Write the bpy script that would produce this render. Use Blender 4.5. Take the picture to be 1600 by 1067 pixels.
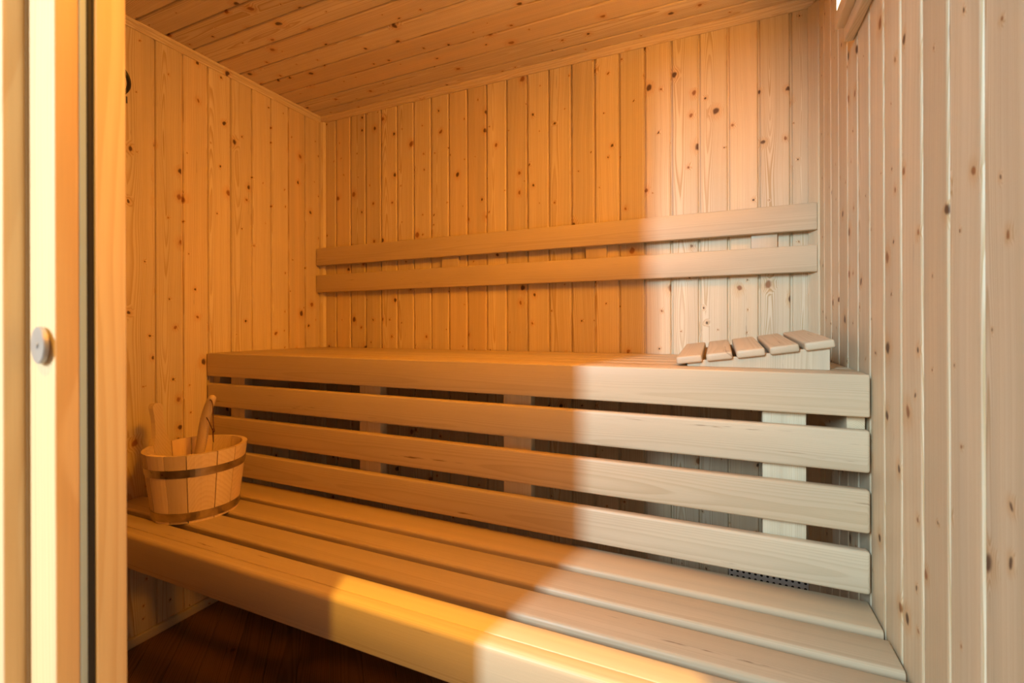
import bpy, bmesh, math, random
from mathutils import Vector, Matrix
random.seed(7)
scene = bpy.context.scene
col = scene.collection
for o in list(bpy.data.objects):
    bpy.data.objects.remove(o)

# ------------------------------------------------------------------ camera
YAW, ROLL = math.radians(23.856), math.radians(-0.171)
cam = bpy.data.cameras.new('camera')
cam.sensor_fit = 'HORIZONTAL'; cam.sensor_width = 36.0
cam.lens = 729.03 / 1600 * 36.0
cam.shift_y = (508.55 - 533.5) / 1600
cam.clip_start = 0.02
cam.dof.use_dof = True; cam.dof.focus_distance = 1.5; cam.dof.aperture_fstop = 5.6
camo = bpy.data.objects.new('camera', cam); col.objects.link(camo)
_r = Vector((math.cos(YAW), math.sin(YAW), 0)); _z = Vector((0, 0, 1))
_f = Vector((-math.sin(YAW), math.cos(YAW), 0))
_right = _r * math.cos(ROLL) + _z * math.sin(ROLL)
_up = _z * math.cos(ROLL) - _r * math.sin(ROLL)
camo.matrix_world = Matrix((( _right.x, _up.x, -_f.x, 0), (_right.y, _up.y, -_f.y, 0),
                            (_right.z, _up.z, -_f.z, 0), (0, 0, 0, 1)))
scene.camera = camo

# ------------------------------------------------------------------ light and exposure
vs = scene.view_settings
vs.view_transform = 'Standard'; vs.look = 'None'; vs.gamma = 1.0; vs.use_curve_mapping = False
vs.exposure = 0.0
w = bpy.data.worlds.new('overcast_sky'); scene.world = w; w.use_nodes = True
w.node_tree.nodes['Background'].inputs[0].default_value = (0.86, 0.93, 1.0, 1)
w.node_tree.nodes['Background'].inputs[1].default_value = 0.11

def aim(o, d):
    o.rotation_euler = Vector(d).to_track_quat('-Z', 'Y').to_euler()
def area(name, loc, d, sx, sy, power, color, spread=180):
    l = bpy.data.lights.new(name, 'AREA'); l.shape = 'RECTANGLE'; l.size = sx; l.size_y = sy
    l.energy = power; l.color = color; l.spread = math.radians(spread)
    o = bpy.data.objects.new(name, l); col.objects.link(o); o.location = loc; aim(o, d); return o
# daylight from the bright gap behind the photographer, entering by the open door
area('daylight_light', (-0.875, -2.0, 1.08), (0.19, 1.0, -0.38), 0.12, 1.1, 118, (0.61, 0.84, 0.96))
# low warm sun falling steeply in at the door opening
sun = bpy.data.lights.new('sun', 'SUN'); sun.energy = 3.7; sun.color = (1.0, 0.52, 0.06); sun.angle = math.radians(1.3)
suno = bpy.data.objects.new('sun', sun); col.objects.link(suno); aim(suno, (-0.293, 0.586, -1.301))
# the amber glow of the sauna: the wall lamp behind its battens and an assumed, unseen lamp over the door
area('wall_lamp_light', (0.222, 1.02, 0.70), (-1.0, 0.42, -0.24), 0.36, 0.06, 7.2, (1.0, 0.325, 0.001), 152)
area('assumed_door_lamp_light', (0.10, 0.46, 0.78), (-1.25, 0.52, -0.95), 0.24, 0.20, 7.0, (1.0, 0.325, 0.001), 108)
# added warm fill, unseen outside left of the door, to warm the right wall
area('warm_fill_light', (-1.7, -1.3, 0.2), (1.6, 1.9, 0.0), 1.4, 1.4, 9, (1.0, 0.66, 0.30))

# ------------------------------------------------------------------ node helpers
class NT:
    def __init__(s, name):
        s.m = bpy.data.materials.new(name); s.m.use_nodes = True
        s.t = s.m.node_tree; s.b = s.t.nodes['Principled BSDF']
    def n(s, typ, **kw):
        x = s.t.nodes.new(typ)
        for k, v in kw.items(): setattr(x, k, v)
        return x
    def put(s, sock, v):
        if isinstance(v, bpy.types.NodeSocket): s.t.links.new(v, sock)
        elif v is not None: sock.default_value = v
    def math(s, op, a, b=None, c=None, clamp=False):
        x = s.n('ShaderNodeMath', operation=op, use_clamp=clamp)
        for i, v in enumerate((a, b, c)): s.put(x.inputs[i], v)
        return x.outputs[0]
    def vec(s, x, y, z):
        c = s.n('ShaderNodeCombineXYZ')
        for i, v in enumerate((x, y, z)): s.put(c.inputs[i], v)
        return c.outputs[0]
    def noise(s, v, scale=1.0, detail=2.0, rough=0.5, color=False):
        x = s.n('ShaderNodeTexNoise'); s.put(x.inputs['Vector'], v)
        x.inputs['Scale'].default_value = scale; x.inputs['Detail'].default_value = detail
        x.inputs['Roughness'].default_value = rough
        return x.outputs['Color' if color else 'Fac']
    def ramp(s, fac, stops, interp='LINEAR'):
        x = s.n('ShaderNodeValToRGB'); x.color_ramp.interpolation = interp
        e = x.color_ramp.elements
        while len(e) > 1: e.remove(e[-1])
        e[0].position = stops[0][0]; e[0].color = (*stops[0][1], 1) if len(stops[0][1]) == 3 else stops[0][1]
        for p, c in stops[1:]:
            k = e.new(p); k.color = (*c, 1) if len(c) == 3 else c
        s.put(x.inputs[0], fac); return x.outputs[0]
    def smooth(s, v, a, b, lo=0.0, hi=1.0):
        x = s.n('ShaderNodeMapRange', interpolation_type='SMOOTHSTEP')
        s.put(x.inputs[0], v); s.put(x.inputs[1], a); s.put(x.inputs[2], b)
        s.put(x.inputs[3], lo); s.put(x.inputs[4], hi); return x.outputs[0]
    def mix(s, fac, a, b, mode='MIX'):
        x = s.n('ShaderNodeMix', data_type='RGBA', blend_type=mode)
        s.put(x.inputs[0], fac)
        for i, v in ((6, a), (7, b)):
            s.put(x.inputs[i], (*v, 1) if isinstance(v, tuple) and len(v) == 3 else v)
        return x.outputs[2]
    def sep(s, v):
        x = s.n('ShaderNodeSeparateXYZ'); s.put(x.inputs[0], v); return x.outputs

def wood(name, light, late, knots=1.0, ring=0.0030, contrast=1.0, streak=0.0, rough=0.5, bump=0.15, vary=0.10, spec=0.35, wide=0.09, bend=1.0):
    """Sawn softwood / hardwood; the piece's own long axis is local Z and it is cut from its own log."""
    k = NT(name)
    P = k.sep(k.n('ShaderNodeTexCoord').outputs['Object']); x, y, z = P[0], P[1], P[2]
    rnd = k.n('ShaderNodeObjectInfo').outputs['Random']
    wn = k.n('ShaderNodeTexWhiteNoise', noise_dimensions='1D'); k.put(wn.inputs['W'], k.math('MULTIPLY', rnd, 917.3))
    R = k.sep(wn.outputs['Color'])
    ox = k.math('MULTIPLY', R[0], 31.0); oz = k.math('MULTIPLY', R[1], 57.0)
    zs = k.math('ADD', z, oz)
    # knots
    warp = k.noise(k.vec(k.math('MULTIPLY', x, 60.0), ox, k.math('MULTIPLY', zs, 45.0)), 1.0, 1.0)
    wv = k.math('MULTIPLY', k.math('SUBTRACT', warp, 0.5), 0.011)
    vo = k.n('ShaderNodeTexVoronoi', voronoi_dimensions='2D', feature='F1')
    k.put(vo.inputs['Vector'], k.vec(k.math('ADD', k.math('ADD', x, ox), wv), k.math('ADD', k.math('MULTIPLY', zs, 0.80), wv), 0.0))
    vo.inputs['Scale'].default_value = 15.0
    C = k.sep(vo.outputs['Color'])
    d = k.math('DIVIDE', vo.outputs['Distance'], 15.0)
    size = k.math('MULTIPLY_ADD', k.math('POWER', C[0], 2.2), 0.0078, 0.0015)
    pres = k.math('GREATER_THAN', C[1], 1.0 - 0.62 * knots)
    core = k.math('MULTIPLY', pres, k.smooth(d, k.math('MULTIPLY', size, 1.25), k.math('MULTIPLY', size, 0.55)))
    halo = k.math('MULTIPLY', pres, k.smooth(d, k.math('MULTIPLY', size, 3.6), k.math('MULTIPLY', size, 1.0)))
    # growth rings of the log
    n1 = k.noise(k.vec(ox, oz, k.math('MULTIPLY', z, 1.3)), 1.0, 2.0)
    n2 = k.noise(k.vec(oz, ox, k.math('MULTIPLY', z, 0.9)), 1.0, 2.0)
    px = k.math('ADD', k.math('ADD', x, k.math('MULTIPLY', k.math('SUBTRACT', R[2], 0.5), wide)), k.math('MULTIPLY', k.math('SUBTRACT', n1, 0.5), 0.05 * bend))
    py = k.math('ADD', k.math('ADD', y, k.math('MULTIPLY_ADD', R[1], 0.045, -0.004)), k.math('MULTIPLY', k.math('SUBTRACT', n2, 0.5), 0.07 * bend))
    r = k.math('SQRT', k.math('ADD', k.math('MULTIPLY', px, px), k.math('MULTIPLY', py, py)))
    r = k.math('ADD', r, k.math('MULTIPLY', halo, 0.0045))
    wob = k.noise(k.vec(k.math('MULTIPLY', x, 90.0), oz, k.math('MULTIPLY', zs, 5.0)), 1.0, 2.0)
    ph = k.math('ADD', k.math('DIVIDE', r, ring), k.math('MULTIPLY', wob, 0.7))
    fr = k.math('FRACT', ph)
    rg = k.math('MULTIPLY', k.smooth(fr, 0.25, 0.86), k.smooth(fr, 1.0, 0.90))
    yr = k.noise(k.vec(k.math('FLOOR', ph), ox, 0.0), 1.7, 0.0)
    rg = k.math('MULTIPLY', rg, k.math('MULTIPLY', k.math('MULTIPLY_ADD', yr, 1.3, 0.1), contrast))
    fib = k.noise(k.vec(k.math('MULTIPLY', k.math('ADD', x, y), 900.0), k.math('MULTIPLY', y, 300.0), k.math('MULTIPLY', zs, 14.0)), 1.0, 2.0, 0.6)
    big = k.noise(k.vec(k.math('MULTIPLY', k.math('ADD', x, ox), 30.0), k.math('MULTIPLY', y, 12.0), k.math('MULTIPLY', zs, 1.6)), 1.0, 2.0)
    c = k.mix(k.math('MULTIPLY', rg, 0.8, clamp=True), light, late)
    tone = k.math('ADD', k.math('MULTIPLY_ADD', rnd, vary, 1.0 - vary * 0.5), k.math('ADD', k.math('MULTIPLY', k.math('SUBTRACT', fib, 0.5), 0.16), k.math('MULTIPLY', k.math('SUBTRACT', big, 0.5), 0.34)))
    c = k.mix(1.0, c, k.vec(tone, tone, tone), 'MULTIPLY')
    c = k.mix(k.math('MULTIPLY', k.math('MULTIPLY', k.smooth(R[2], 0.4, 1.0), big), 0.55), c, k.mix(1.0, c, (1.0, 0.82, 0.62), 'MULTIPLY'))
    if streak:
        sn = k.noise(k.vec(k.math('MULTIPLY', k.math('ADD', x, y), 75.0), ox, k.math('MULTIPLY', zs, 2.6)), 1.0, 3.0, 0.65)
        sm = k.noise(k.vec(k.math('MULTIPLY', k.math('ADD', x, y), 260.0), oz, k.math('MULTIPLY', zs, 22.0)), 1.0, 2.0, 0.6)
        sk = k.math('MULTIPLY', k.smooth(sn, 0.655 if not knots else 0.69, 0.74), k.smooth(sm, 0.44, 0.66))
        c = k.mix(k.math('MULTIPLY', sk, streak), c, (0.16, 0.075, 0.03))
    if knots:
        c = k.mix(k.math('MULTIPLY', halo, 0.5), c, k.mix(1.0, c, (0.92, 0.68, 0.42), 'MULTIPLY'))
        kc = k.mix(k.math('GREATER_THAN', C[2], 0.45), (0.30, 0.115, 0.035), (0.085, 0.032, 0.014))
        c = k.mix(k.math('MULTIPLY', core, 0.92), c, kc)
    k.put(k.b.inputs['Base Color'], c)
    k.put(k.b.inputs['Roughness'], k.math('MULTIPLY_ADD', fib, 0.16, rough - 0.08))
    k.b.inputs['Specular IOR Level'].default_value = spec
    bp = k.n('ShaderNodeBump'); bp.inputs['Strength'].default_value = bump; bp.inputs['Distance'].default_value = 0.0006
    k.put(bp.inputs['Height'], k.math('ADD', fib, k.math('MULTIPLY', rg, 0.5))); k.put(k.b.inputs['Normal'], bp.outputs[0])
    return k.m

def plain(name, color, rough=0.5, metal=0.0, noise=0.1, scale=60, spec=0.5, emit=None, strength=0):
    k = NT(name)
    n = k.noise(k.n('ShaderNodeTexCoord').outputs['Object'], scale, 3.0)
    t = k.math('MULTIPLY_ADD', n, noise * 2, 1.0 - noise)
    k.put(k.b.inputs['Base Color'], k.mix(1.0, color, k.vec(t, t, t), 'MULTIPLY'))
    k.put(k.b.inputs['Roughness'], k.math('MULTIPLY_ADD', n, 0.15, rough - 0.07))
    k.b.inputs['Metallic'].default_value = metal; k.b.inputs['Specular IOR Level'].default_value = spec
    if emit:
        k.b.inputs['Emission Color'].default_value = (*emit, 1); k.b.inputs['Emission Strength'].default_value = strength
    return k.m

M_spruce = wood('spruce_panelling', (0.745, 0.645, 0.475), (0.57, 0.42, 0.235), knots=1.0, contrast=1.35, vary=0.18, streak=0.6)
M_trim = wood('spruce_trim', (0.735, 0.64, 0.475), (0.61, 0.47, 0.285), knots=0.12)
M_bench = wood('abachi_bench', (0.63, 0.52, 0.37), (0.53, 0.415, 0.27), knots=0.0, ring=0.0022, contrast=0.85, streak=0.85, rough=0.44, bump=0.10, vary=0.08, spec=0.4, wide=0.3, bend=0.2)
M_stave = wood('bucket_pine', (0.78, 0.62, 0.42), (0.64, 0.45, 0.26), knots=0.0, ring=0.0018, contrast=0.5, rough=0.48, vary=0.42, wide=0.3, bend=0.3)
M_jamb = wood('door_frame_pine', (0.78, 0.60, 0.385), (0.68, 0.47, 0.26), knots=0.12, ring=0.005, rough=0.5)
M_floor = wood('brown_floor_vinyl', (0.26, 0.135, 0.06), (0.12, 0.058, 0.025), knots=0.35, ring=0.005, rough=0.42, vary=0.5)
M_hoop = plain('brass_hoop', (0.44, 0.36, 0.24), 0.30, 0.9, 0.6, 30)
M_steel = plain('steel', (0.46, 0.44, 0.43), 0.5, 0.6, 0.08)
M_alu = plain('grey_aluminium_strip', (0.42, 0.56, 0.72), 0.45, 0.0, 0.05)
M_rubber = plain('black_rubber', (0.018, 0.013, 0.010), 0.6, 0.0, 0.2)
M_cord = plain('leather_cord', (0.10, 0.035, 0.015), 0.7)
M_black = plain('black_rim', (0.02, 0.014, 0.01), 0.4)
M_dial = plain('cream_dial', (0.72, 0.68, 0.6), 0.5, 0, 0.03)
M_vent = plain('galvanised_vent', (0.62, 0.58, 0.53), 0.5, 0.0, 0.10)
M_dark = plain('vent_hole_shade', (0.01, 0.008, 0.006), 0.9)
M_lamp = plain('opal_lamp_glass', (0.9, 0.86, 0.75), 0.4, 0, 0.02, emit=(1.0, 0.80, 0.45), strength=5.0)
M_slab = plain('backing_board', (0.25, 0.17, 0.10), 0.9)
M_ground = plain('grey_paving', (0.35, 0.34, 0.33), 0.9)

# ------------------------------------------------------------------ object helpers
def link(o, parent=None, kind=None):
    col.objects.link(o)
    if parent is not None: o.parent = parent
    if kind: o['kind'] = kind
    return o
def tag(o, label, cat):
    o['label'] = label; o['category'] = cat; return o
def empty(name, loc):
    o = bpy.data.objects.new(name, None); o.empty_display_size = 0.05; col.objects.link(o); o.location = loc; return o
def mesh_of(bm, name, mat, smooth=False):
    me = bpy.data.meshes.new(name); bmesh.ops.recalc_face_normals(bm, faces=bm.faces[:])
    bm.to_mesh(me); bm.free(); me.materials.append(mat)
    if smooth:
        for p in me.polygons: p.use_smooth = True
    return me
AX = {'x': Matrix(((0, 0, 1), (1, 0, 0), (0, 1, 0))),      # local x,y,z -> world y,z,x
      'y': Matrix(((0, 1, 0), (0, 0, 1), (1, 0, 0))),      # local x,y,z -> world z,x,y
      'z': Matrix.Identity(3)}
def place(o, M3, loc, parent):
    p = Vector(loc)
    if parent is not None: o.parent = parent; p = p - Vector(parent.location)
    o.matrix_local = Matrix.Translation(p) @ M3.to_4x4()
    return o
_cache = {}
def beam(name, box, axis, bevel, mat, parent=None, seg=3, kind=None, nose=0.0):
    """A bevelled timber; its grain runs along the world axis given."""
    x0, x1, y0, y1, z0, z1 = box
    S = {'x': (y1-y0, z1-z0, x1-x0), 'y': (z1-z0, x1-x0, y1-y0), 'z': (x1-x0, y1-y0, z1-z0)}[axis]
    key = (tuple(round(v, 5) for v in S), bevel, seg, mat.name, nose)
    if key not in _cache:
        bm = bmesh.new(); bmesh.ops.create_cube(bm, size=1.0); bmesh.ops.scale(bm, vec=S, verts=bm.verts)
        if nose: bmesh.ops.bevel(bm, geom=[e for e in bm.edges if all(v.co.x < 0 and v.co.y > 0 for v in e.verts)], offset=nose, segments=6, affect='EDGES', profile=0.5)
        if bevel: bmesh.ops.bevel(bm, geom=[e for e in bm.edges if e.calc_face_angle(0) > 0.6], offset=bevel, segments=seg, affect='EDGES', profile=0.5)
        me = mesh_of(bm, name, mat)
        if bevel:
            for p in me.polygons: p.use_smooth = True
            try: me.set_sharp_from_angle(angle=math.radians(50))
            except Exception: pass
        _cache[key] = me
    o = bpy.data.objects.new(name, _cache[key]); col.objects.link(o)
    if kind: o['kind'] = kind
    return place(o, AX[axis], ((x0+x1)/2, (y0+y1)/2, (z0+z1)/2), parent)
def prism(name, poly, L, mat, M3, loc, parent=None, smooth=False):
    """A moulding: poly in local x,y run out along local z."""
    bm = bmesh.new(); a = [bm.verts.new((p[0], p[1], 0)) for p in poly]; b = [bm.verts.new((p[0], p[1], L)) for p in poly]
    n = len(poly)
    for i in range(n): bm.faces.new((a[i], a[(i+1) % n], b[(i+1) % n], b[i]))
    bm.faces.new(a[::-1]); bm.faces.new(b)
    o = bpy.data.objects.new(name, mesh_of(bm, name, mat)); col.objects.link(o)
    return place(o, M3, loc, parent)
def board_mesh(p, L, e=.0075):
    key = ('board', round(p, 5), round(L, 4), e)
    if key not in _cache:
        poly = [(0, e), (.0045, e), (.0050, e*.45), (.0064, e*.13), (.0086, 0), (p-.0046, 0), (p-.0022, e*.16), (p-.0009, e*.48), (p-.0002, e), (p-.0002, .012), (0, .012)]
        bm = bmesh.new(); a = [bm.verts.new((q[0], q[1], 0)) for q in poly]; b = [bm.verts.new((q[0], q[1], L)) for q in poly]
        n = len(poly)
        for i in range(n): bm.faces.new((a[i], a[(i+1) % n], b[(i+1) % n], b[i]))
        bm.faces.new(a[::-1]); bm.faces.new(b)
        _cache[key] = mesh_of(bm, 'plank', M_spruce)
    return _cache[key]
def board(p, L, M3, loc, parent, e=.0075):
    o = bpy.data.objects.new('plank', board_mesh(p, L, e)); col.objects.link(o); return place(o, M3, loc, parent)
def slab(name, box):
    return beam(name, box, 'z', 0, M_slab, kind='structure')
def tube(pts, radii, n=10, flat=1.0, cap=True, side=Vector((0, 1, 0))):
    """Sweep of an oval along a polyline; flat squeezes it along `side`."""
    bm = bmesh.new(); rings = []
    for i, p in enumerate(pts):
        p = Vector(p); a = Vector(pts[max(i-1, 0)]); b = Vector(pts[min(i+1, len(pts)-1)]); t = (b-a).normalized()
        u = (side - t*side.dot(t)).normalized(); v = t.cross(u); r = radii[i] if hasattr(radii, '__len__') else radii
        rings.append([bm.verts.new(p + u*(r*flat*math.cos(q)) + v*(r*math.sin(q))) for q in [2*math.pi*j/n for j in range(n)]])
    for A, B in zip(rings, rings[1:]):
        for j in range(n): bm.faces.new((A[j], A[(j+1) % n], B[(j+1) % n], B[j]))
    if cap: bm.faces.new(rings[0][::-1]); bm.faces.new(rings[-1])
    return bm
def add_mesh(name, bm, mat, parent=None, loc=None, smooth=False):
    o = bpy.data.objects.new(name, mesh_of(bm, name, mat, smooth)); col.objects.link(o)
    if parent is not None: o.parent = parent
    if loc is not None: o.location = loc
    return o

# ------------------------------------------------------------------ setting
XL, XR, YB, ZF, ZC, YF = -1.660, 0.265, 1.600, -0.987, 0.945, 0.232
T = 0.012
RZ = lambda a: Matrix.Rotation(math.radians(a), 3, 'Z')
# floor: diagonal planks
floor = beam('floor', (XL-.05, XR+.05, YF-.06, YB+.05, ZF-.05, ZF-.006), 'z', 0, M_slab, kind='structure')
D45 = Matrix(((math.sqrt(.5), 0, math.sqrt(.5)), (math.sqrt(.5), 0, -math.sqrt(.5)), (0, 1, 0)))
for i in range(-12, 17):
    s0 = -0.009 + i*0.1237; s1 = s0 + 0.1237 - 0.002
    poly = [(XL, YF-.05), (XR, YF-.05), (XR, YB), (XL, YB)]
    def clip(poly, f):
        out = []
        for a, b in zip(poly, poly[1:]+poly[:1]):
            fa, fb = f(a), f(b)
            if fa >= 0: out.append(a)
            if fa*fb < 0: t = fa/(fa-fb); out.append((a[0]+t*(b[0]-a[0]), a[1]+t*(b[1]-a[1])))
        return out
    poly = clip(poly, lambda p: p[0]+p[1]-s0)
    if len(poly) >= 3: poly = clip(poly, lambda p: s1-p[0]-p[1])
    if len(poly) < 3: continue
    c = Vector(((s0+s1)/4*1.0, (s0+s1)/4*1.0, ZF)); inv = D45.transposed()
    bm = bmesh.new(); top = [bm.verts.new(inv @ (Vector((p[0], p[1], ZF)) - c)) for p in poly]
    bot = [bm.verts.new(v.co - Vector((0, .006, 0))) for v in top]; n = len(top)
    bm.faces.new(top); bm.faces.new(bot[::-1])
    for j in range(n): bm.faces.new((top[j], bot[j], bot[(j+1) % n], top[(j+1) % n]))
    o = bpy.data.objects.new('plank', mesh_of(bm, 'plank', M_floor)); col.objects.link(o)
    place(o, D45, c, floor)
ground = beam('ground', (-6, 6, -8, YF-.061, ZF-.16, ZF-.10), 'z', 0, M_ground, kind='structure')
# walls of tongue-and-groove boards
wall_back = slab('wall_back', (XL-.05, XR+.05, YB+T, YB+.06, ZF-.05, ZC+.05))
pb = 0.0843
for i in range(-1, 23):
    x0 = -1.658 + pb*i
    if x0 < XL-.05 or x0 > XR: continue
    board(pb, ZC-ZF+.01, Matrix.Identity(3), (x0 + 0.0, YB, ZF), wall_back)
wall_left = slab('wall_left', (XL-.06, XL-T, YF-.06, YB+.05, ZF-.05, ZC+.05))
pl = 0.0854
for i in range(-8, 8):
    y0 = 0.9965 + pl*i - 0.002
    if y0 > YB or y0 < YF-.1: continue
    board(pl, ZC-ZF+.01, RZ(90), (XL, y0, ZF), wall_left)
wall_right = slab('wall_right', (XR+T, XR+.06, YF-.06, YB+.05, ZF-.05, ZC+.05))
pr = 0.0834
for i in range(-3, 14):
    y0 = 1.343 - pr*i + 0.002
    if y0 > YB+.06 or y0 < YF: continue
    board(pr, ZC-ZF+.01, RZ(-90), (XR, y0, ZF), wall_right, .0030)
ceiling = slab('ceiling', (XL-.05, XR+.05, YF-.06, YB+.05, ZC+T, ZC+.06))
pc = 0.0854
MC = Matrix(((0, 0, 1), (1, 0, 0), (0, 1, 0)))
for i in range(-1, 16):
    y0 = 1.532 - pc*i - 0.002
    if y0 > YB or y0 < YF-.06: continue
    board(pc, XR-XL, MC, (XL, y0, ZC), ceiling)
ZH = 0.77
wall_front = slab('wall_front', (XL-.05, -0.50, YF-.05, YF-.002, ZF-.05, ZC+.05))
beam('lintel', (-0.50, XR+.05, YF-.05, YF, ZH, ZC+.05), 'x', 0.003, M_trim, wall_front)
# mouldings
cove = [(0, 0), (.021, 0), (.021, -.004), (.017, -.008), (.013, -.009), (.010, -.0135), (.006, -.0165), (.005, -.021), (0, -.021)]
def struct(o): o['kind'] = 'structure'; return o
#   local x away from the wall, local y up, run along local z
Mleft = Matrix(((1, 0, 0), (0, 0, -1), (0, 1, 0)))       # x->x, y->z, z->-y
struct(prism('trim_1', cove, YB-YF, M_trim, Mleft, (XL, YB, ZC)))
Mback = Matrix(((0, 0, -1), (-1, 0, 0), (0, 1, 0)))      # x->-y, y->z, z->-x
struct(prism('trim_2', cove, XR-XL, M_trim, Mback, (XR, YB, ZC)))
Mright = Matrix(((-1, 0, 0), (0, 0, 1), (0, 1, 0)))      # x->-x, y->z, z->y
struct(prism('trim_3', cove, YB-YF, M_trim, Mright, (XR, YF, ZC)))
corner = [(0, 0), (.028, 0), (.028, -.004), (.022, -.011), (.012, -.014), (0, -.014)]
struct(prism('trim_4', corner, ZC-ZF-.02, M_trim, Matrix.Identity(3), (XL, YB, ZF)))
corner2 = [(0, 0), (-.024, 0), (-.024, -.005), (-.019, -.010), (-.004, -.030), (0, -.030)]
struct(prism('trim_5', corner2, ZC-ZF-.02, M_trim, Matrix.Identity(3), (XR, YB, ZF)))
beam('baseboard_left', (XL, XL+.014, YF, YB, ZF, ZF+.028), 'y', 0.003, M_trim, kind='structure')
beam('baseboard_back', (XL, XR, YB-.014, YB, ZF, ZF+.028), 'x', 0.003, M_trim, kind='structure')
beam('baseboard_right', (XR-.014, XR, YF, YB, ZF, ZF+.028), 'y', 0.003, M_trim, kind='structure')

# ------------------------------------------------------------------ door frame at the left of the picture
XJ = -0.463
door = empty('door_1', (XJ, YF, ZF)); door['kind'] = 'structure'
zb, zt = ZF, ZC-.02
beam('outer_jamb', (-0.62, -0.5023, .1690, .1836, zb, zt), 'z', 0.0015, M_jamb, door)
beam('rebate_jamb', (-0.60, XJ, .1842, .1998, zb, zt), 'z', 0.0015, M_jamb, door)
beam('edge_strip', (-0.58, XJ-.0005, .2000, .2046, zb, zt), 'z', 0.0004, M_alu, door)
# rubber seal: slightly wavy strip
pts = []; 
for i in range(41):
    t = i/40; zz = zb + (zt-zb)*t
    pts.append((XJ-.0032 + .0004*math.sin(9*t*2+1), .2073 + .00035*math.sin(t*17), zz))
add_mesh('rubber_seal', tube([(p[0]-XJ, p[1]-YF, p[2]-ZF) for p in pts], .0030, 8), M_rubber, door, smooth=True)
beam('inner_jamb', (-0.58, XJ, .2101, .2318, zb, zt), 'z', 0.0012, M_jamb, door)
# round magnet catch on the rebate
def disc(r, h, n=40, bev=0.0):
    bm = bmesh.new(); bmesh.ops.create_cone(bm, cap_ends=True, segments=n, radius1=r, radius2=r, depth=h)
    if bev:
        bmesh.ops.bevel(bm, geom=[e for e in bm.edges if len(e.link_faces) == 2 and abs(e.link_faces[0].normal.z - e.link_faces[1].normal.z) > .5], offset=bev, segments=2, affect='EDGES')
    return bm
RX90 = Matrix.Rotation(math.radians(90), 3, 'X')
dy = .1842
cd = bpy.data.objects.new('catch_disc', mesh_of(disc(.0143, .0032, 40, .0006), 'catch_disc', M_steel)); col.objects.link(cd)
cd['label'] = 'round steel catch disc'
place(cd, RZ(-6) @ RX90, (-2.590*.1842, dy-.0030, -.0140), door)
sc = add_mesh('screw', disc(.0024, .0012, 16, .0004), M_steel, cd, (0.0008, 0, .0020))

# ------------------------------------------------------------------ lower bench
ZL = -0.531
lower = empty('sauna_bench', (-0.70, 0.89, ZF))
tag(lower, 'low wide wooden bench of long slats with the bucket standing on its left end', 'bench')
xa, xb = XL+.004, XR-.004
for y0, y1, nz in ((.996, 1.094, .007), (.892, .973, .007), (.792, .871, .007), (.7215, .770, 0)):
    beam('slat', (xa, xb, y0, y1, ZL-.026, ZL), 'x', 0.0025, M_bench, lower, 2, nose=nz)
beam('fascia', (xa, xb, .692, .7208, -.6175, ZL), 'x', 0.0025, M_bench, lower, 2, nose=.011)
for xx in (XL, -.85, -.30, XR-.04):
    beam('bearer', (xx, xx+.04, .7212, 1.09, ZL-.078, ZL-.0265), 'y', 0.002, M_trim, lower)
# ------------------------------------------------------------------ upper bench with its slatted front
ZU = -0.0944
upper = empty('sauna_bench', (-0.70, 1.34, ZF))
tag(upper, 'high wooden bench with three horizontal slats closing its front, under the backrest', 'bench')
beam('fascia', (xa, xb, 1.0726, 1.0990, -.1757, ZU), 'x', 0.004, M_bench, upper, 3)
for y0, y1 in ((1.1000, 1.194), (1.201, 1.292), (1.299, 1.390), (1.397, 1.488), (1.495, 1.592)):
    beam('slat', (xa, xb, y0, y1, ZU-.024, ZU), 'x', 0.0025, M_bench, upper, 2, nose=.007)
for z1, z0 in ((-.2002, -.2810), (-.3130, -.3953), (-.4288, -.5102)):
    beam('front_slat', (xa+.0015, xb, 1.0726, 1.0945, z0, z1), 'x', 0.0060, M_bench, upper, 4)
for x0, x1 in ((-1.560, -1.490), (-.985, -.907), (-.509, -.433), (.083, .161)):
    beam('post', (x0, x1, 1.0948, 1.1250, -.5060, ZU-.0245), 'z', 0.002, M_trim, upper)
    beam('bearer', (x0+.01, x0+.05, 1.1252, 1.596, ZU-.08, ZU-.0245), 'y', 0.002, M_trim, upper)
beam('wall_cleat', (XR-.036, XR-.006, 1.0995, 1.57, -.235, ZU-.0245), 'y', 0.002, M_trim, upper)
beam('wall_cleat', (XL, XL+.034, 1.0995, 1.58, -.235, ZU-.0245), 'y', 0.002, M_trim, upper)

# ------------------------------------------------------------------ backrest
back = empty('backrest', (-0.70, YB, 0.15))
tag(back, 'backrest of two long horizontal slats on the board wall above the high bench', 'backrest')
for z0, z1 in ((.2712, .3492), (.1512, .2285)):
    beam('slat', (xa, xb-.002, 1.5656, 1.5850, z0, z1), 'x', 0.003, M_bench, back, 2)
for x0, x1 in ((-1.006, -.930), (-.421, -.348), (.0915, .161)):
    beam('spacer', (x0, x1, 1.5852, YB, .160, .341), 'z', 0.0015, M_bench, back)

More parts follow.
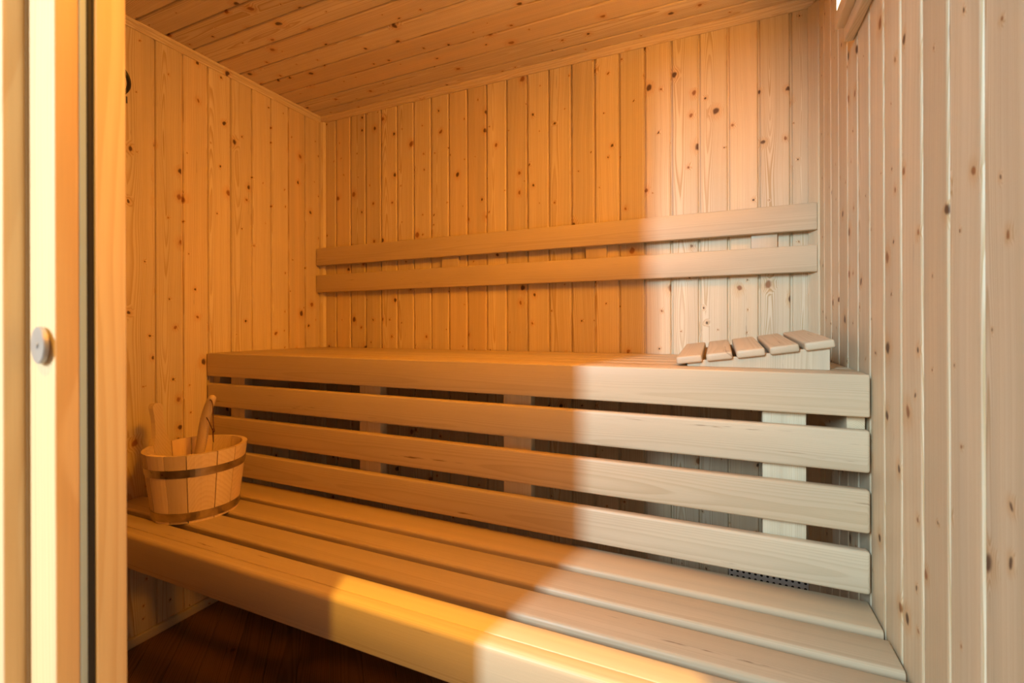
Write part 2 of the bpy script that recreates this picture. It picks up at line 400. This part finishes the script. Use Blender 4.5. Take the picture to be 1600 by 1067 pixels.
# ------------------------------------------------------------------ headrest
head = empty('headrest', (0.08, 1.32, ZU))
tag(head, 'wedge-shaped slatted wooden headrest lying at the right end of the high bench', 'headrest')
ht = lambda x: ZU + .0150 + .128*(x+.06) + .06*(x+.06)**2
def side_board(y, up_by=0.0):
    bm = bmesh.new(); N = 14; lo = []; up = []
    for i in range(N+1):
        x = -.066 + (.211+.066)*i/N
        lo.append((x-.08, ZU+.0003-ZU)); up.append((x-.08, ht(x)-.0045-ZU+up_by if i else .005+up_by))
    A = [bm.verts.new((p[0], y-1.32, p[1])) for p in lo+up[::-1]]; B = [bm.verts.new((p[0], y+.018-1.32, p[1])) for p in lo+up[::-1]]
    n = len(A); bm.faces.new(A); bm.faces.new(B[::-1])
    for i in range(n): bm.faces.new((A[i], A[(i+1) % n], B[(i+1) % n], B[i]))
    return bm
add_mesh('side_board', side_board(1.150), M_bench, head)
add_mesh('side_board', side_board(1.470, .0150), M_bench, head)
for x0, x1 in ((-.089, -.034), (-.0255, .0285), (.036, .0925), (.1005, .156), (.165, .219)):
    xc = (x0+x1)/2; zc = ht(xc); a = math.atan(.128 + .12*(xc+.06))
    o = beam('slat', (x0, x1, 1.138, 1.500, zc-.0085, zc+.0090), 'y', 0.0045, M_bench, None, 3)
    o.parent = head
    o.matrix_local = Matrix.Translation(Vector((xc, 1.319, zc+.009)) - Vector(head.location)) @ (Matrix.Rotation(math.radians(2.6), 3, 'X') @ Matrix.Rotation(-a, 3, 'Y') @ AX['y']).to_4x4()

# ------------------------------------------------------------------ bucket
BX, BY, BR0, BR1, BH, BT = -1.385, .868, .1045, .1275, .188, .0125
bucket = empty('sauna_bucket', (BX, BY, ZL))
tag(bucket, 'round pine sauna bucket with two metal hoops standing on the low bench', 'bucket')
EAR = math.radians(195)
NS = 13
def rad(z): return BR0 + (BR1-BR0)*z/BH
def stave(a0, a1, z0, prof, seg=4):
    """prof: list of (z, half-width share) rows."""
    bm = bmesh.new(); rows = []
    am, ah = (a0+a1)/2, (a1-a0)/2
    for z, wsh in prof:
        R = rad(z); row = []
        for inner in (0, 1):
            rr = R - (BT if inner else 0)
            row.append([bm.verts.new((rr*math.cos(am+ah*wsh*t), rr*math.sin(am+ah*wsh*t), z)) for t in [-1+2*j/seg for j in range(seg+1)]])
        rows.append(row)
    for A, B in zip(rows, rows[1:]):
        for j in range(seg):
            bm.faces.new((A[0][j], A[0][j+1], B[0][j+1], B[0][j])); bm.faces.new((A[1][j+1], A[1][j], B[1][j], B[1][j+1]))
        bm.faces.new((A[0][0], B[0][0], B[1][0], A[1][0])); bm.faces.new((A[0][-1], A[1][-1], B[1][-1], B[0][-1]))
    for A in (rows[0], rows[-1]):
        for j in range(seg): bm.faces.new((A[0][j], A[1][j], A[1][j+1], A[0][j+1]))
    return bm
da = 2*math.pi/NS
for i in range(NS):
    jit = [0.10*math.sin(i*2.3), 0.10*math.sin((i+1) % NS*2.3)]
    a0 = EAR - da/2 + da*(i + jit[0]*(i > 0)); a1 = EAR - da/2 + da*(i+1 + jit[1]*(i < NS-1))
    g = 0.009
    if i == 0:
        prof = [(0, 1), (.15, 1), (.188, 1), (.196, .86), (.206, .70), (.225, .56), (.25, .47), (.27, .46), (.283, .50), (.293, .52), (.300, .46), (.3045, .34), (.306, .20)]
        o = add_mesh('handle_stave', stave(a0+g, a1-g, 0, prof, 6), M_stave, bucket)
    else:
        o = add_mesh('stave', stave(a0+g, a1-g, 0, [(0, 1), (BH-.002, 1), (BH, .99)]), M_stave, bucket)
def hoop(z0, z1, name):
    bm = bmesh.new(); n = 64; R = []
    for (z, off) in ((z0, .0002), (z0, .0016), (z1, .0016), (z1, .0002)):
        R.append([bm.verts.new(((rad(z)+off)*math.cos(2*math.pi*j/n), (rad(z)+off)*math.sin(2*math.pi*j/n), z)) for j in range(n)])
    for A, B in zip(R, R[1:]+R[:1]):
        for j in range(n): bm.faces.new((A[j], A[(j+1) % n], B[(j+1) % n], B[j]))
    o = add_mesh(name, bm, M_hoop, bucket); return o
h1 = hoop(.128, .1495, 'hoop'); h2 = hoop(.007, .030, 'hoop')
aa = math.radians(-70)
rv = add_mesh('rivet', disc(.0022, .0016, 12), M_cord, h1)
rv.matrix_local = Matrix.Translation((rad(.139)*math.cos(aa)+.0016*math.cos(aa), rad(.139)*math.sin(aa)+.0016*math.sin(aa), .139)) @ Matrix.Rotation(aa, 4, 'Z') @ Matrix.Rotation(math.radians(90), 4, 'Y')
bb = disc(BR0-BT+.0008, .012, 48); bmesh.ops.translate(bb, verts=bb.verts, vec=(0, 0, .016))
add_mesh('base_board', bb, M_stave, bucket)

# ------------------------------------------------------------------ ladle standing in the bucket
ladle = empty('ladle', (BX, BY, ZL+.022))
tag(ladle, 'wooden ladle with a curved handle and leather cord leaning in the bucket', 'ladle')
L0 = Vector(ladle.location)
hp = [(-1.415, .872, -.440), (-1.400, .875, -.40), (-1.3885, .878, -.365), (-1.379, .88, -.325), (-1.3705, .88, -.288), (-1.361, .88, -.258), (-1.349, .88, -.232), (-1.338, .88, -.213), (-1.331, .88, -.2045), (-1.328, .88, -.2005)]
hr = [.012, .0138, .0148, .0152, .0148, .0140, .0130, .0120, .0100, .0050]
def smoothpath(P, R, k=4):
    O, Q = [], []
    for i in range(len(P)-1):
        p0, p1, p2, p3 = [Vector(P[max(0, min(len(P)-1, i+d))]) for d in (-1, 0, 1, 2)]
        for j in range(k):
            t = j/k
            O.append(0.5*((2*p1)+(p2-p0)*t+(2*p0-5*p1+4*p2-p3)*t*t+(3*p1-p0-3*p2+p3)*t**3)); Q.append(R[i]+(R[i+1]-R[i])*t)
    O.append(Vector(P[-1])); Q.append(R[-1]); return O, Q
def zlong(name, bm, mat, parent, smooth=True): return add_mesh(name, bm, mat, parent, smooth=smooth)
O, Q = smoothpath([Vector(p)-L0 for p in hp], hr)
zlong('handle', tube(O, Q, 14, 0.85), M_stave, ladle)
bm = bmesh.new(); bmesh.ops.create_uvsphere(bm, u_segments=24, v_segments=12, radius=.040)
bmesh.ops.delete(bm, geom=[v for v in bm.verts if v.co.z > .002], context='VERTS')
bmesh.ops.solidify(bm, geom=bm.faces[:], thickness=-.006)
bmesh.ops.translate(bm, verts=bm.verts, vec=(-.012, .002, .042)); add_mesh('bowl', bm, M_stave, ladle, smooth=True)
cp = [(-1.334, .872, -.210), (-1.326, .872, -.2115), (-1.321, .872, -.222), (-1.3205, .873, -.245), (-1.3215, .874, -.270), (-1.3190, .874, -.288), (-1.3165, .874, -.294), (-1.3180, .874, -.300), (-1.3230, .874, -.298), (-1.330, .874, -.288), (-1.340, .873, -.272), (-1.350, .874, -.262)]
O, Q = smoothpath([Vector(p)-L0 for p in cp], [.0013]*len(cp))
cord = zlong('cord', tube(O, Q, 6), M_cord, ladle)
O, Q = smoothpath([Vector(p)-L0 for p in [(-1.3185, .8725, -.291), (-1.3165, .8725, -.297), (-1.3195, .8725, -.303), (-1.3195, .873, -.330)]], [.0030, .0034, .0022, .0013])
zlong('knot', tube(O, Q, 6), M_cord, cord)

# ------------------------------------------------------------------ lamp on the right wall
lamp = empty('wall_lamp', (XR, .98, .60))
tag(lamp, 'lamp behind two wooden battens high on the right board wall, glowing at its top edge', 'lamp')
beam('lower_batten', (.2465, XR-.0008, .74, 1.2, .602, .6325), 'y', 0.003, M_trim, lamp)
beam('front_batten', (.2306, .2530, .74, 1.2, .6328, .6650), 'y', 0.002, M_trim, lamp)
g = beam('lamp_glass', (.2330, XR-.0005, .76, 1.199, .6655, .730), 'y', 0.006, M_lamp, lamp)
g['label'] = 'glowing opal glass'

# ------------------------------------------------------------------ thermometer on the left wall
th = empty('thermometer', (XL, .783, .744))
tag(th, 'round black-rimmed thermometer on the left wall, mostly hidden by the door frame', 'thermometer')
def turn_x(bm): bmesh.ops.rotate(bm, verts=bm.verts, cent=(0, 0, 0), matrix=Matrix.Rotation(math.radians(90), 3, 'Y')); return bm
bm = bmesh.new(); n = 48; R = []
for (r, x) in ((.0550, .0005), (.0550, .014), (.0520, .017), (.0480, .014), (.0470, .006), (.0470, .0005)):
    R.append([bm.verts.new((x, r*math.cos(2*math.pi*j/n), r*math.sin(2*math.pi*j/n))) for j in range(n)])
for A, B in zip(R, R[1:]+R[:1]):
    for j in range(n): bm.faces.new((A[j], A[(j+1) % n], B[(j+1) % n], B[j]))
add_mesh('rim', bm, M_black, th, smooth=True)
bm = turn_x(disc(.0468, .005, 40)); bmesh.ops.translate(bm, verts=bm.verts, vec=(.004, 0, 0)); dial = add_mesh('dial', bm, M_dial, th)
add_mesh('needle', tube([(.0075, 0, 0), (.0075, .02, .028)], [.0014, .0005], 6), M_black, dial)
add_mesh('shadow_stub', tube([(.006, .0465, -.040), (.006, .0470, -.060)], .0018, 8), M_black, th)  # black stub standing in for the bit of shadow below the rim

# ------------------------------------------------------------------ vent grille low on the back wall
vent = empty('vent_grille', (.13, YB, -.80))
tag(vent, 'perforated grey metal vent grille low on the back wall behind the benches', 'vent')
bm = bmesh.new(); px, pz = .0163, .0165; nx, nz = 13, 7; x0 = .028-.13; ztop = -.7595+.80+pz/2
def V(c, x, z, y=-.0022):
    return c.setdefault((round(x, 6), round(z, 6)), None) or c.__setitem__((round(x, 6), round(z, 6)), bm.verts.new((x, y, z))) or c[(round(x, 6), round(z, 6))]
cache = {}
for i in range(nx):
    for j in range(nz):
        cx, cz = x0 + px*(i+.5), ztop - pz*(j+.5); rr = .0040
        sq = [(cx-px/2, cz-pz/2), (cx, cz-pz/2), (cx+px/2, cz-pz/2), (cx+px/2, cz), (cx+px/2, cz+pz/2), (cx, cz+pz/2), (cx-px/2, cz+pz/2), (cx-px/2, cz)]
        S = [V(cache, *q) for q in sq]
        H = [bm.verts.new((cx+rr*math.cos(math.radians(225+45*k)), -.0022, cz+rr*math.sin(math.radians(225+45*k)))) for k in range(8)]
        for k in range(8): bm.faces.new((S[k], S[(k+1) % 8], H[(k+1) % 8], H[k]))
add_mesh('plate', bm, M_vent, vent)
bm = bmesh.new(); bmesh.ops.create_cube(bm, size=1.0); bmesh.ops.scale(bm, vec=(px*nx-.002, .0012, pz*nz-.002), verts=bm.verts)
bmesh.ops.translate(bm, verts=bm.verts, vec=(x0+px*nx/2, -.0008, ztop-pz*nz/2)); add_mesh('dark_backing', bm, M_dark, vent)  # flat near-black sheet stands in for the shade inside the vent holes
